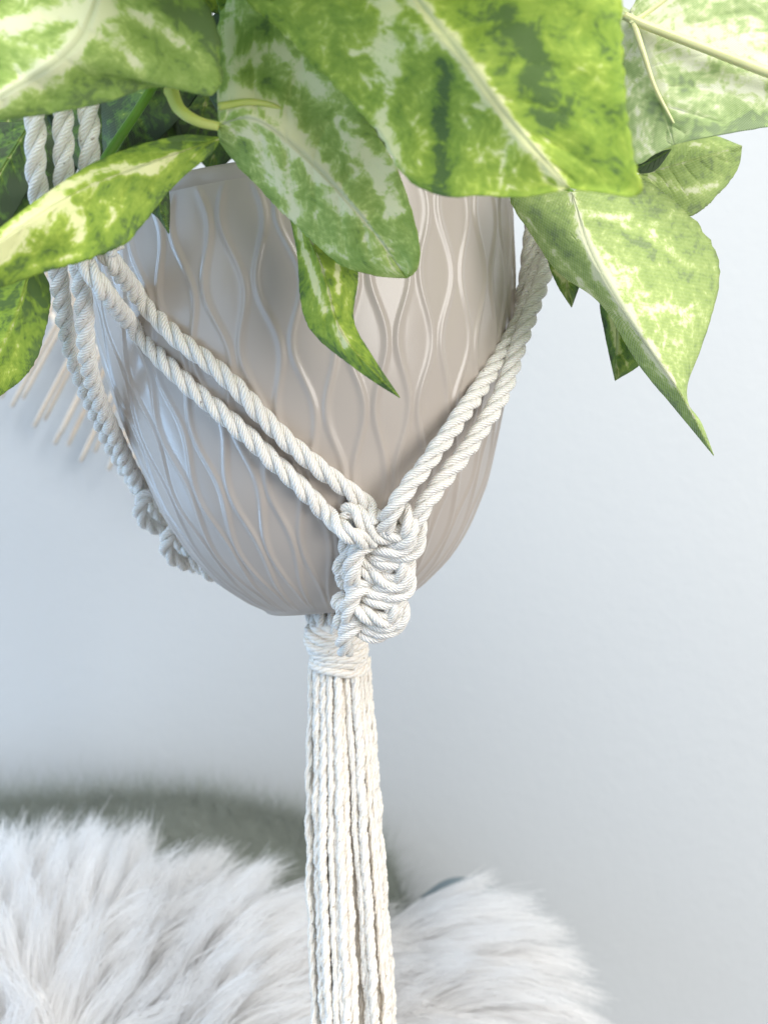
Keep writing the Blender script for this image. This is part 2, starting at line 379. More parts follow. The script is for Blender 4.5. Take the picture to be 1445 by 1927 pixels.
# ---- front sennit: three square knots; pixel positions in the photograph, k = mm towards the camera
def kd(y): return 0.4600 + max(0, (y - 980)) * 0.00009
def K(*pts): return [(540 + x / 4.587, 900 + y / 4.587, kd(900 + y / 4.587) - k * 0.001) for x, y, k in pts]
KN = [
    # filler cords down the middle
    K((700, 300, -2), (760, 460, -1.0), (760, 640, 0.0), (760, 820, 0.2), (740, 1000, 0.2), (720, 1180, -3), (660, 1340, -6)),
    K((900, 330, -2), (890, 480, -1.0), (905, 640, -0.1), (895, 820, 0.0), (850, 1000, 0.0), (780, 1180, -3), (700, 1340, -6)),
    # first knot
    K((500, 370, -3), (520, 300, 0.5), (590, 290, 2.2), (680, 390, 3.6), (780, 470, 4.2), (900, 485, 3.8), (990, 450, 2), (1040, 400, -2)),
    K((970, 240, -2), (1020, 300, 1.8), (1045, 400, 3.2), (1030, 500, 3.4), (970, 575, 2.8), (880, 610, 2.6), (770, 640, 1.8), (700, 680, -2)),
    K((1090, 290, -2), (1115, 370, 0.5), (1122, 480, 0.8), (1100, 590, 1.2), (1040, 655, 1.6), (940, 700, 1.8), (810, 735, 2.0), (690, 700, 0.5), (650, 640, -2)),
    K((510, 480, -2), (520, 570, -1), (505, 690, -2), (485, 780, -2.5), (510, 850, -3.5)),
    # second knot
    K((740, 530, -1.5), (690, 560, 1.4), (620, 610, 3.4), (575, 700, 3.8), (560, 790, 3.4), (575, 870, 2.0), (620, 920, -2)),
    K((600, 740, -2), (670, 790, 2.0), (770, 860, 3.8), (880, 895, 3.8), (960, 860, 2.2), (1000, 790, -2)),
    K((950, 660, -2), (975, 730, 2.2), (985, 830, 3.0), (950, 915, 2.6), (860, 955, 2.6), (770, 985, 2.4), (670, 960, 0.5), (620, 900, -2)),
    K((1050, 700, -2), (1045, 790, 0.4), (1050, 890, 0.6), (1015, 975, 1.2), (930, 1025, 1.6), (840, 1060, 1.8), (720, 1060, 1.4), (640, 1020, -2)),
    K((520, 850, -3), (482, 880, -1.5), (490, 930, -2), (540, 950, -4)),
    K((540, 730, -3), (480, 745, -1.5), (490, 800, -2), (540, 820, -4)),
    # third knot
    K((720, 890, -2), (665, 920, 1.6), (600, 975, 3.2), (555, 1070, 3.4), (535, 1160, 2.8), (560, 1230, 0.8), (600, 1260, -2)),
    K((560, 1070, -2), (640, 1120, 2.0), (740, 1185, 3.6), (830, 1220, 3.4), (900, 1200, 1.6), (950, 1130, -2)),
    K((890, 1030, -2), (905, 1090, 2.2), (915, 1175, 2.8), (885, 1245, 2.0), (800, 1280, 2.0), (700, 1285, 1.2), (610, 1240, -2)),
    K((980, 1050, -2), (975, 1120, 0.6), (975, 1200, 0.8), (930, 1265, 0.6), (850, 1305, 0.8), (760, 1345, 0.8), (650, 1330, -0.5), (580, 1270, -3)),
    K((530, 1050, -4), (470, 1075, -2), (475, 1125, -2), (520, 1150, -4)),
    K((520, 1170, -3), (470, 1205, -1.5), (480, 1260, -2), (530, 1285, -3)),
    K((620, 1200, -1), (570, 1270, 1.2), (515, 1330, 1.2), (480, 1400, -0.5), (500, 1480, -6)),
]
for i, k in enumerate(KN): rope('knot_cord', k, rad=RR * 0.96, phase=i * 1.37, pitch=7.2, wob=0.25)
# ---- cords coming together under the pot
for i, b in enumerate([[(585, 1118, .548), (600, 1135, .535), (608, 1160, .517), (622, 1230, .512)],
                       [(612, 1118, .552), (622, 1135, .538), (628, 1165, .507), (632, 1230, .512)],
                       [(650, 1120, .552), (648, 1145, .530), (643, 1175, .509), (642, 1240, .512)],
                       [(700, 1110, .552), (672, 1145, .530), (655, 1180, .510), (650, 1240, .512)],
                       [(590, 1120, .53), (600, 1140, .515), (606, 1165, .505), (615, 1230, .506)],
                       [(640, 1125, .53), (648, 1148, .512), (656, 1172, .504), (655, 1230, .506)],
                       [(612, 1125, .525), (626, 1150, .508), (632, 1180, .501), (634, 1230, .504)],
                       [(560, 1110, .545), (583, 1135, .528), (592, 1168, .513), (612, 1230, .512)]]):
    rope('cord', b, rad=RR * .9, phase=i)
# ---- gathering wrap
GA = P(629, 1172, .508); GB = P(640, 1252, .508)
gd = (GB - GA); gl = gd.length; gdir = gd.normalized()
turns = 7; nst = turns * 44
cw_ = []; refw = []
for i in range(nst + 1):
    f = i / nst; th = 2 * math.pi * turns * f
    rad = (0.0112 - 0.0021 * f) * (1 + 0.03 * math.sin(th * 2.3 + 1)) + 0.0004 * math.sin(7 * f * math.pi)
    rad *= min(1.0, 0.45 + 0.55 * f * turns / 1.3)
    # turns hang lower in front: their plane leans towards the camera
    p = GA + gdir * (gl * (0.02 + 0.96 * f)) + Vector((math.cos(th) * rad, math.sin(th) * rad * 0.95, 0.0005 * math.sin(th * 0.71) +  math.sin(th) * rad * 0.27 * (1.1 - .3 * math.cos(2 * th + f * 4)) - math.cos(th) * rad * .05))
    cw_.append(tuple(p)); refw.append((math.cos(th), math.sin(th), 0))
bc = np.array([tuple(GA + gdir * (gl * q) + Vector((0, 0, 0))) for q in (-.10, -.07, -.02, .06, .3, .7, 1.0)])
sweep('cord_bundle', bc, np.tile(np.array([[0, -1.0, 0]]), (7, 1)), np.array([.002, .0035, .0060, .0080, .0085, .0082, .0078]), M_YARN, hanger, sides=28)
wrap = sweep('gathering_wrap', np.array(cw_), np.array(refw), 0.00160, M_YARN, hanger, sides=12)
# ---- tassel
def yarn(pts, rad, phase, k):
    c = spline([tuple(q) for q in pts], step=0.0016); m = len(c)
    nz = np.stack([np.array([noise.noise(Vector((i * 0.16, k * 3.7 + q * 11, 1.1))) + 0.22 * noise.noise(Vector((i * 0.42, k * 5.7 + q * 9, 4.1))) for i in range(m)]) for q in range(3)], 1)
    ease = np.clip(np.arange(m) / 14.0, 0, 1)[:, None]
    c = c + nz * np.array([0.0009, 0.0008, 0.0]) * ease
    t, n_, b_ = frames(c)
    s = np.arange(m) * 0.0016
    # two-ply twist gives a lightly lobed outline
    first = None
    for q in range(2):
        ph = phase + s / 0.0115 * 2 * math.pi + q * math.pi
        rd = np.cos(ph)[:, None] * n_ + np.sin(ph)[:, None] * b_
        if q == 0: first = sweep('tassel_cord', c + rd * rad * 0.22, rd, rad * 0.82, M_YARN, hanger, sides=9)
        else: sweep('ply', c + rd * rad * 0.22, rd, rad * 0.82, M_YARN, first, sides=9)
TD = 0.510
rings = [(23, 0.0096, 0.0137), (17, 0.0066, 0.0102), (9, 0.0030, 0.0058)]
ki = 0
for (n, r0, r1) in rings:
    for k in range(n):
        th = 2 * math.pi * (k + 0.3 * random.random()) / n
        r0j = r0 * (1 + 0.08 * random.uniform(-1, 1)); r1j = r1 * (1 + 0.14 * random.uniform(-1, 1))
        th2 = th + random.uniform(-.25, .25)
        pts = []
        for (x, y, f) in ((640, 1235, 0.0), (641, 1290, 0.22), (645, 1400, 0.45), (652, 1600, 0.75), (662, 1800, 0.95), (672, 2000, 1.05), (680, 2300, 1.1)):
            rr = r0j + (r1j - r0j) * f; tt = th + (th2 - th) * f
            pts.append(P(x, y, TD) + Vector((math.cos(tt) * rr, math.sin(tt) * rr * 0.9, 0)))
        yarn(pts, 0.00160 * random.uniform(.85, 1.2), random.random() * 6, ki); ki += 1
# ---- loose cotton fibres standing off the cords
idx = [fuzz_pts[i] for i in rng.choice(len(fuzz_pts), min(8000, len(fuzz_pts)), replace=False)]
fv = []; ff = []
for (p, rd, t, rad) in idx:
    L = rad * random.uniform(0.25, 0.95) if random.random() < .93 else rad * random.uniform(1, 1.7)
    d0 = rd + t * random.uniform(-2.2, 2.2); d0 = d0 / np.linalg.norm(d0)
    bend = np.array([random.uniform(-1, 1) for _ in range(3)])
    side = np.cross(d0, bend); side /= np.linalg.norm(side) + 1e-9; up = np.cross(d0, side)
    b0 = len(fv)
    for j in range(5):
        f = j / 4; q = p - rd * rad * .08 + d0 * L * f + bend * L * 0.45 * f * f
        w_ = 0.000034 * (1 - 0.7 * f)
        fv += [q + side * w_, q - side * w_ * .5 + up * w_ * .87, q - side * w_ * .5 - up * w_ * .87]
    for j in range(4):
        for e in range(3):
            ff.append((b0 + j * 3 + e, b0 + j * 3 + (e + 1) % 3, b0 + (j + 1) * 3 + (e + 1) % 3, b0 + (j + 1) * 3 + e))
fz = fast_mesh('loose_fibres', np.array(fv), np.array(ff), M_FUZZ, hanger); tag(fz, kind='stuff')

# ------------------------------------------------------------------ artificial pothos
plant = empty('artificial_pothos', BASE + AX * (H * SC))
tag(plant, 'artificial pothos with cream and green marbled cloth leaves spilling over the planter', 'plant')
def leaf(left, mid, right, mat, arch=0.0, paint=None, side=0.22, ripple=0.0012, name='leaf', basev=0.32, seed=0, label=None, edge_dark=0.25, midw=0.045, tipcut=None, grain=None):
    n = 72; h = 22
    Lp, Mp, Rp = spline(left, n=n), spline(mid, n=n), spline(right, n=n)
    V = np.zeros((n, 2 * h + 1, 3)); UV = np.zeros((n, 2 * h + 1, 2)); PT = np.zeros((n, 2 * h + 1)); CRS = np.zeros((n, 2 * h + 1)); XY = np.zeros((n, 2 * h + 1, 2))
    for i in range(n):
        for j in range(-h, h + 1):
            a = abs(j) / h; E = Lp[i] if j < 0 else Rp[i]
            q = Mp[i] * (1 - a) + E * a
            v = i / (n - 1)
            d = q[2] - arch * math.sin(math.pi * a) - 0.0 + ripple * noise.noise(Vector((q[0] * 0.016, q[1] * 0.016, seed * 3.1)))
            # soft pleats between the side veins
            vein = math.cos(2 * math.pi * (v * 7 - a * 1.5)) if True else 0
            pl = (vein * 0.5 + 0.5) ** 8
            d += 0.0006 * pl * (1 - a) * min(1, a * 6)
            V[i, j + h] = P(q[0], q[1], d); XY[i, j + h] = q[:2]
            UV[i, j + h] = (j / h, v)
            x = basev + 0.55 * math.exp(-(a / midw) ** 2) * (1 - 0.6 * v) + side * pl * (1 - a) ** 0.8 * 1.6 - edge_dark * a ** 3
            PT[i, j + h] = x
            CRS[i, j + h] = math.exp(-(a / 0.018) ** 2) * (1 - .5 * v) + 0.35 * max(0, (vein - 0.985) / 0.015) * (1 - a)
    if paint:
        for (pts, wdt, val) in paint:
            q = spline(pts, n=30)[:, :2] if len(pts) > 1 else np.array(pts, float)
            dd = np.min(np.linalg.norm(XY[:, :, None, :] - q[None, None, :, :], axis=3), axis=2)
            PT += val * np.exp(-(dd / wdt) ** 2)
    # real lengths for the cloth weave
    dv = np.concatenate([[0], np.cumsum(np.linalg.norm(np.diff(V[:, h], axis=0), axis=1))])
    MT = np.zeros_like(UV)
    ang = grain if grain is not None else 0.3
    ex, ez = math.cos(ang), math.sin(ang)
    MT[:, :, 0] = V[:, :, 0] * ex + V[:, :, 2] * ez; MT[:, :, 1] = -V[:, :, 0] * ez + V[:, :, 2] * ex
    k = 2 * h + 1
    f = [(i * k + j, i * k + j + 1, (i + 1) * k + j + 1, (i + 1) * k + j) for i in range(n - 1) for j in range(2 * h)]
    # frayed, slightly uneven cut edge
    for i in range(2, n - 2):
        for e in (0, 2 * h):
            V[i, e] += (V[i, e] - V[i, e + (1 if e == 0 else -1)]) * 0.35 * random.uniform(-1, 1)
    o = mesh_obj(name, V.reshape(-1, 3), f, mat, plant, uvs={'UVMap': UV.reshape(-1, 2), 'Metric': MT.reshape(-1, 2)}, attrs={'paint': PT.ravel(), 'crease': np.clip(CRS, 0, 1).ravel()})
    sm = o.modifiers.new('thickness', 'SOLIDIFY'); sm.thickness = 0.00035; sm.offset = 0
    if label: o['label'] = label
    return o
def z(pts, d): return [(x, y, d if not isinstance(d, (list, tuple)) else np.interp(i / (len(pts) - 1), np.linspace(0, 1, len(d)), d)) for i, (x, y) in enumerate(pts)]
# 1 top left
leaf(z([(150, -90), (0, -120), (-100, -50), (-160, 100), (-120, 250)], [.372, .36, .365]),
     z([(190, -80), (180, 10), (130, 100), (0, 185), (-120, 250)], [.366, .358, .362]),
     z([(230, -80), (380, -10), (414, 90), (406, 178), (330, 164), (270, 168), (200, 192), (100, 213), (0, 226), (-120, 250)], [.372, .378, .376, .368, .365]),
     ML_A, paint=[([(185, 10), (130, 100), (0, 185)], 22, .5), ([(185, 15), (300, 50), (395, 130)], 18, .45), ([(170, 10), (60, 40), (0, 60)], 20, .5), ([(215, 60), (250, 120)], 14, .35), ([(330, 20), (400, 60)], 30, -.3), ([(60, 0), (10, 10)], 30, .1), ([(230, 140), (120, 190)], 26, -.12)],
     seed=1, basev=.36, label='large cream-veined leaf spreading over the three upright cords', side=.12)
# 2 centre drooping
leaf(z([(412, 235), (413, 262), (440, 302), (500, 367), (560, 427), (640, 497), (710, 519), (765, 523)], [.392, .405, .415, .414]),
     z([(412, 235), (480, 225), (580, 300), (690, 420), (765, 523)], [.392, .386, .392, .402, .414]),
     z([(412, 235), (409, 130), (418, 20), (480, -50), (560, 20), (650, 165), (715, 260), (757, 340), (788, 450), (786, 505), (765, 523)], [.392, .40, .392, .388, .394, .404, .414]),
     ML_A, arch=.001, paint=[([(420, 190), (500, 190), (560, 260), (600, 320)], 18, .55), ([(450, 120), (520, 90), (600, 170)], 16, .45), ([(440, 0), (430, 90), (440, 180)], 14, .35), ([(470, 250), (520, 330), (560, 400)], 18, .4), ([(640, 230), (700, 310), (740, 390)], 18, .4), ([(600, 330), (650, 400)], 14, .3), ([(500, 170), (470, 130)], 20, -.25), ([(540, 230)], 22, -.2), ([(455, 270)], 18, -.35), ([(500, 50)], 26, -.45)],
     seed=2, basev=.47, side=.15, edge_dark=.1)
# 3 big leaf, top centre right
leaf(z([(700, -90), (560, -70), (440, -30), (520, 50), (640, 172), (712, 250), (737, 300), (777, 345), (835, 370), (900, 368), (980, 371), (1072, 355)], [.352, .366, .368, .366, .358, .352]),
     z([(760, -60), (785, 0), (870, 110), (960, 230), (1072, 355)], [.350, .348, .344, .348, .352]),
     z([(820, -90), (1000, -110), (1150, -60), (1168, 40), (1175, 150), (1189, 280), (1206, 365), (1140, 363), (1072, 355)], [.352, .345, .345, .348, .350]),
     ML_B, arch=-.001, paint=[([(785, 0), (870, 110), (960, 230), (1060, 350)], 15, .5), ([(725, -20), (728, 120), (722, 240), (745, 310)], 17, .55), ([(835, 120), (832, 240), (832, 365)], 15, -.62), ([(900, 0), (1000, 120), (1030, 200)], 50, -.36), ([(1120, 20), (1130, 200), (1150, 330)], 60, -.12), ([(560, 20), (660, 140)], 40, .12), ([(790, 60), (800, 250), (790, 330)], 20, .10), ([(900, 250), (940, 330)], 40, .15), ([(1000, 90), (960, 30)], 20, -.3), ([(780, 30), (740, 100)], 30, .15)],
     seed=3, basev=.40, side=.10, edge_dark=.02, label='largest leaf, hanging in front of the rim with a dark green right half')
# 4 top right, underside shown
leaf(z([(1185, 20), (1130, 0), (1120, 90), (1150, 230), (1192, 307), (1232, 290), (1268, 272)], [.44, .448, .445, .438]),
     z([(1185, 20), (1200, 70), (1232, 160), (1268, 272)], [.438, .436, .438]),
     z([(1185, 20), (1260, -90), (1450, -110), (1620, 50), (1570, 215), (1445, 238), (1330, 258), (1268, 272)], [.438, .43, .425, .43, .438]),
     ML_D, paint=[([(1230, 40), (1330, 60), (1445, 100)], 40, .35), ([(1330, 160)], 50, -.2), ([(1230, 200), (1300, 240), (1440, 225)], 22, -.4), ([(1300, 40), (1420, 20)], 18, -.3), ([(1290, 120), (1445, 180)], 25, .25), ([(1285, 160)], 16, -.5)],
     seed=4, basev=.52, side=.15, edge_dark=.2, label='pale underside of a leaf at the upper right with its stalk', grain=.15)
# 5 small curled leaf at right
leaf(z([(1200, 330), (1235, 285), (1262, 268), (1330, 253), (1395, 275)], .478), z([(1200, 330), (1290, 305), (1395, 275)], [.472, .470, .474]),
     z([(1200, 330), (1240, 360), (1298, 406), (1360, 355), (1388, 315), (1395, 275)], [.47, .478, .476]), ML_C,
     paint=[([(1225, 335), (1290, 360), (1350, 345)], 9, .45), ([(1270, 270), (1330, 275)], 9, .45), ([(1320, 300)], 30, -.25), ([(1300, 385)], 14, -.3)], seed=5, basev=.34, side=.1, edge_dark=.15, grain=.6)
# 6 large right leaf
leaf(z([(1075, 362), (1010, 352), (960, 370), (1000, 442), (1050, 512), (1130, 572), (1200, 684), (1272, 772), (1342, 857)], [.447, .452, .455, .458, .456, .452]),
     z([(1075, 362), (1112, 478), (1190, 612), (1284, 748), (1342, 857)], [.446, .440, .441, .447, .452]),
     z([(1075, 362), (1140, 330), (1205, 334), (1300, 410), (1350, 482), (1346, 560), (1320, 650), (1288, 742), (1318, 795), (1342, 857)], [.446, .452, .464, .468, .462, .454, .452]),
     ML_C, paint=[([(1075, 365), (1112, 478), (1190, 612), (1265, 720)], 10, .45), ([(1110, 400), (1210, 430), (1290, 500)], 11, .35), ([(1130, 420), (1230, 470), (1300, 520)], 8, -.3), ([(1130, 480), (1200, 560), (1290, 600)], 30, .3), ([(970, 390), (1040, 470), (1150, 600)], 8, .35), ([(1010, 400), (1070, 480)], 16, -.25), ([(1220, 360), (1320, 440), (1340, 500)], 10, .2), ([(1230, 380), (1200, 380)], 30, -.2), ([(1240, 640), (1300, 660)], 25, .12), ([(1200, 700), (1330, 840)], 12, -.25)],
     seed=6, basev=.36, side=.14, edge_dark=.12, label='sharp leaf at the right folded along its midrib, its long tip pointing down', grain=.95)
# 7, 8 tips behind it
leaf(z([(1045, 430), (1030, 480), (1045, 530), (1075, 578)], .482), z([(1045, 430), (1060, 500), (1075, 578)], .478), z([(1045, 430), (1100, 470), (1093, 525), (1075, 578)], .482), ML_E, paint=[([(1060, 470), (1072, 520)], 10, .6), ([(1040, 505), (1060, 525)], 6, .4)], seed=7, basev=.42)
leaf(z([(1150, 520), (1128, 562), (1138, 630), (1157, 716)], .480), z([(1150, 520), (1160, 620), (1157, 716)], .476), z([(1150, 520), (1240, 600), (1210, 678), (1157, 716)], .480), ML_E, paint=[([(1150, 590), (1165, 660)], 7, .7)], seed=8, basev=.36)
# 9 narrow pointed leaf in front of the pot
leaf(z([(545, 405), (560, 480), (567, 570), (590, 628), (655, 683), (710, 722), (752, 748)], [.428, .423, .418, .416]), z([(560, 400), (605, 500), (640, 620), (700, 695), (752, 748)], [.425, .417, .413, .416]),
     z([(580, 400), (640, 460), (673, 512), (665, 600), (697, 665), (752, 748)], [.428, .424, .42, .416]), ML_B, paint=[([(560, 430), (590, 520), (610, 580)], 8, .6), ([(635, 500), (636, 550)], 6, .6), ([(625, 610), (650, 650)], 8, .5), ([(650, 560), (650, 600)], 8, .3), ([(620, 530)], 14, -.2), ([(700, 690), (740, 740)], 12, -.25)], seed=9, basev=.33, side=.1)
# 10 long leaf at left over the cords
leaf(z([(412, 258), (330, 256), (190, 300), (80, 370), (0, 430), (-90, 500)], [.396, .386, .374, .368]),
     z([(412, 262), (300, 300), (170, 350), (80, 400), (0, 455), (-90, 520)], [.394, .382, .370, .366]),
     z([(412, 268), (395, 292), (330, 347), (262, 432), (210, 473), (80, 514), (0, 541), (-90, 560)], [.396, .392, .385, .380, .374]), ML_B,
     paint=[([(95, 380), (40, 430), (-10, 480)], 26, .6), ([(120, 350), (200, 320), (290, 320)], 10, .5), ([(330, 290), (280, 320)], 8, .45), ([(100, 360), (150, 420), (150, 450)], 13, .4), ([(200, 430), (215, 400), (190, 380)], 8, .5), ([(60, 500), (150, 480)], 8, .4), ([(240, 350)], 22, -.2), ([(390, 265), (330, 270)], 18, -.35), ([(110, 460)], 22, -.15), ([(60, 470)], 14, .1)], seed=10, basev=.36, side=.12, label='long narrow leaf crossing the cords at the left, below the three upright cords')
# 11 lower left
leaf(z([(75, 500), (94, 540), (92, 595), (62, 690), (0, 746), (-70, 790)], [.452, .45]), z([(60, 495), (30, 600), (-20, 700), (-70, 790)], [.446, .444]), z([(40, 500), (-60, 540), (-110, 660), (-70, 790)], .45), ML_B,
     paint=[([(35, 650), (10, 720)], 14, .2), ([(60, 540)], 30, -.3), ([(20, 560)], 40, -.1)], seed=11, basev=.25, side=.1)
# 12 dark leaves behind the cords
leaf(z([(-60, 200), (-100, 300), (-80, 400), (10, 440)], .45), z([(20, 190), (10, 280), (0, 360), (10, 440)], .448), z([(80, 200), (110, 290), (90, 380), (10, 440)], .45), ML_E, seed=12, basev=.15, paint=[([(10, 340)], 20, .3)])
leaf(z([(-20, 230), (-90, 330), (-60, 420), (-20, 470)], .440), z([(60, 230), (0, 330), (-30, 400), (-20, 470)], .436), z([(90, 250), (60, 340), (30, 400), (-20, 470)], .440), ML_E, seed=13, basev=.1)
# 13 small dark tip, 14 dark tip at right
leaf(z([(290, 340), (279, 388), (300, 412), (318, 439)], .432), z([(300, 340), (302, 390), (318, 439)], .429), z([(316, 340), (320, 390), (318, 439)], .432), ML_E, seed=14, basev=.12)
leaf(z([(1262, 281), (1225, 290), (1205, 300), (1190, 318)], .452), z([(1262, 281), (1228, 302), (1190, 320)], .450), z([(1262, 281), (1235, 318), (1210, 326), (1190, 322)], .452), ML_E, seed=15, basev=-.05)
# leaves deeper in the plant, and unseen ones added above the picture for shade
def heart(b, t, wd, d0, d1, mat, seed, basev=.2):
    bx, by = b; tx, ty = t; vx, vy = tx - bx, ty - by; L = math.hypot(vx, vy); ux, uy = vx / L, vy / L; nx, ny = -uy, ux
    def pt(a, s, d): return (bx + ux * a * L + nx * s * wd, by + uy * a * L + ny * s * wd, d)
    dm = (d0 + d1) / 2
    lf = [pt(0, 0, d0), pt(-.10, -.55, d0), pt(.15, -1, dm), pt(.5, -.85, dm), pt(.8, -.4, d1), pt(1, 0, d1)]
    rt = [pt(0, 0, d0), pt(-.10, .55, d0 + .004), pt(.15, 1, dm + .008), pt(.5, .85, dm + .006), pt(.8, .4, d1), pt(1, 0, d1)]
    leaf(lf, [pt(0, 0, d0), pt(.5, 0, dm - .004), pt(1, 0, d1)], rt, mat, seed=seed, basev=basev)
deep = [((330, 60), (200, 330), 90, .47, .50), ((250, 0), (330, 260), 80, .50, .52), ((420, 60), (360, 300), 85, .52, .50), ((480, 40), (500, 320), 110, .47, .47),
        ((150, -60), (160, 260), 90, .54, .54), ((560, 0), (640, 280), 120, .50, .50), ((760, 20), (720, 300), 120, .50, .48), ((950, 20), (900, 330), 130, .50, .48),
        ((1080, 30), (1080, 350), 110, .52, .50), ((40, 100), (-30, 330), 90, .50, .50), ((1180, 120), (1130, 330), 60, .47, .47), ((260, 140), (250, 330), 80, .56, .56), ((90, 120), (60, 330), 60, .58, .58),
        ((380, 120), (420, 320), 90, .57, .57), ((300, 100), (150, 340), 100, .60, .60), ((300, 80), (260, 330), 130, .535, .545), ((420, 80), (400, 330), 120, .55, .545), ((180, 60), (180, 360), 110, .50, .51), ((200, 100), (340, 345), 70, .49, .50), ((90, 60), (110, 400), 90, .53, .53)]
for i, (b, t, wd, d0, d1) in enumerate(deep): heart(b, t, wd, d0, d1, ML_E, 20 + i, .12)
over = [((700, -150), (420, -60), 190, .42, .36), ((700, -200), (950, -40), 200, .46, .40), ((600, -160), (260, -30), 170, .48, .44), ((900, -200), (1250, -90), 180, .48, .44), ((650, -260), (500, -420), 190, .50, .52),
        ((800, -260), (1000, -420), 200, .50, .52), ((500, -140), (80, -90), 150, .54, .56), ((760, -120), (760, -330), 220, .55, .56), ((600, -60), (430, -200), 200, .44, .42), ((860, -80), (1100, -180), 180, .56, .58), ((600, -420), (520, -120), 260, .36, .30), ((900, -430), (860, -140), 260, .36, .30), ((300, -400), (200, -140), 240, .36, .31)] + [((x, -90 + 20 * (i % 2)), (x + 40, -640), 150, .43, .335) for i, x in enumerate((180, 360, 540, 720, 900, 1060))] + [((x, -120), (x - 30, -560), 150, .47, .385) for x in (270, 450, 640, 820, 980)]
for i, (b, t, wd, d0, d1) in enumerate(over): heart(b, t, wd, d0, d1, ML_A if i % 2 else ML_B, 40 + i, .38)  # unseen leaf roof, added to keep the ceiling light off the pot top
def stem(pts, r0, r1, mat, label=None):
    c = spline([tuple(P(*q)) for q in pts], step=0.0012); t, n_, b_ = frames(c)
    rr = np.linspace(r0, r1, len(c)); o = sweep('stem', c, n_, rr, mat, plant, sides=12)
    if label: o['label'] = label
stem([(195, 305, .425), (228, 255, .425), (262, 205, .425), (295, 150, .43), (340, 60, .47)], .0016, .0014, MS_G)
stem([(322, 168, .392), (338, 205, .390), (372, 228, .390), (412, 238, .391)], .0021, .0013, MS_Y)
stem([(322, 172, .393), (330, 150, .41), (360, 100, .45)], .0021, .0018, MS_Y)
stem([(412, 200, .388), (480, 192, .387), (540, 215, .390), (600, 300, .394)], .0012, .0003, MS_Y)
stem([(1560, 175, .424), (1445, 136, .426), (1330, 92, .430), (1215, 48, .433), (1175, 30, .436)], .0019, .0014, MS_P)
stem([(1192, 45, .434), (1210, 100, .434), (1232, 165, .4355), (1267, 232, .437)], .0011, .0004, MS_P)
stem([(1185, 45, .434), (1230, 15, .433), (1290, -30, .430)], .0009, .0005, MS_P)
stem([(700, -150, .42), (690, 50, .48), (650, 250, .51), (620, 420, .52)], .002, .002, MS_G)
stem([(780, -60, .352), (760, -140, .40), (700, 60, .47), (640, 300, .51)], .0014, .002, MS_G)
stem([(1075, 365, .448), (1000, 330, .47), (900, 260, .49), (800, 250, .50), (740, 400, .52)], .0013, .002, MS_G)

# ------------------------------------------------------------------ wall decor of thin sticks
deco = empty('stick_wall_decor', P(60, 540, WD - .03))
tag(deco, 'blurred sunburst wall decor of thin bamboo sticks behind the left cords', 'wall decor')
tips = [(22, 765), (64, 803), (103, 835), (152, 868), (128, 838), (204, 884), (178, 850), (238, 895), (84, 790), (43, 750), (262, 890), (115, 815), (2, 748), (222, 872), (-30, 720), (-80, 680)]
for i, (x, y) in enumerate(tips):
    sl = 0.56 - 0.0006 * x; bx, by = x + 190 * sl, y - 190
    far = i in (4, 6, 8)
    d = WD - 0.020 - (0.004 if i % 2 else 0) - (0 if not far else -.003)
    c = spline([tuple(P(bx + (bx - x) * .9, by + (by - y) * .9, d)), tuple(P(bx, by, d)), tuple(P(x, y, d))], n=14)
    t, n_, b_ = frames(c); sweep('stick', c, n_, 0.00125, M_STICK, deco, sides=8)
c = spline([tuple(P(60, 560, WD - .018)), tuple(P(95, 590, WD - .018)), tuple(P(130, 640, WD - .018)), tuple(P(190, 660, WD - .018))], n=20)
t, n_, b_ = frames(c); sweep('binding_cord', c, n_, 0.0022, M_YARN, deco, sides=8)

# ------------------------------------------------------------------ chair with long-haired throw
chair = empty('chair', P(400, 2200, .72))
tag(chair, 'upholstered chair hidden beneath the long white fur throw, with an olive form standing in for the soft wall shadow', 'chair')
def loft(name, pts_fn, nu, nv, mat, parent):
    v = [pts_fn(i / (nu - 1), 2 * math.pi * j / nv) for i in range(nu) for j in range(nv)]
    f = [(i * nv + j, i * nv + (j + 1) % nv, (i + 1) * nv + (j + 1) % nv, (i + 1) * nv + j) for i in range(nu - 1) for j in range(nv)]
    return mesh_obj(name, v, f, mat, parent)
def shadow_band_fn(u, th):  # solid form standing in for the soft shadow on the wall
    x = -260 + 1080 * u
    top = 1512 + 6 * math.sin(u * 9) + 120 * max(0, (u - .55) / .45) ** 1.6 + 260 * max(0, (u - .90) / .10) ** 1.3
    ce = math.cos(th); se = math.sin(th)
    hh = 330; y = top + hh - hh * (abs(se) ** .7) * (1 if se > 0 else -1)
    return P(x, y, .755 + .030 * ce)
loft('shadow_band', shadow_band_fn, 40, 40, M_SHADOW_BAND, chair)
c = spline([tuple(P(*q)) for q in [(800, 1700, .735), (850, 1668, .735), (900, 1674, .735), (955, 1712, .735), (992, 1780, .735), (1010, 1880, .735), (1020, 2050, .735)]], n=50)
t, n_, b_ = frames(c); sweep('arm_piping', c, n_, 0.0045, M_TEAL, chair, sides=12)

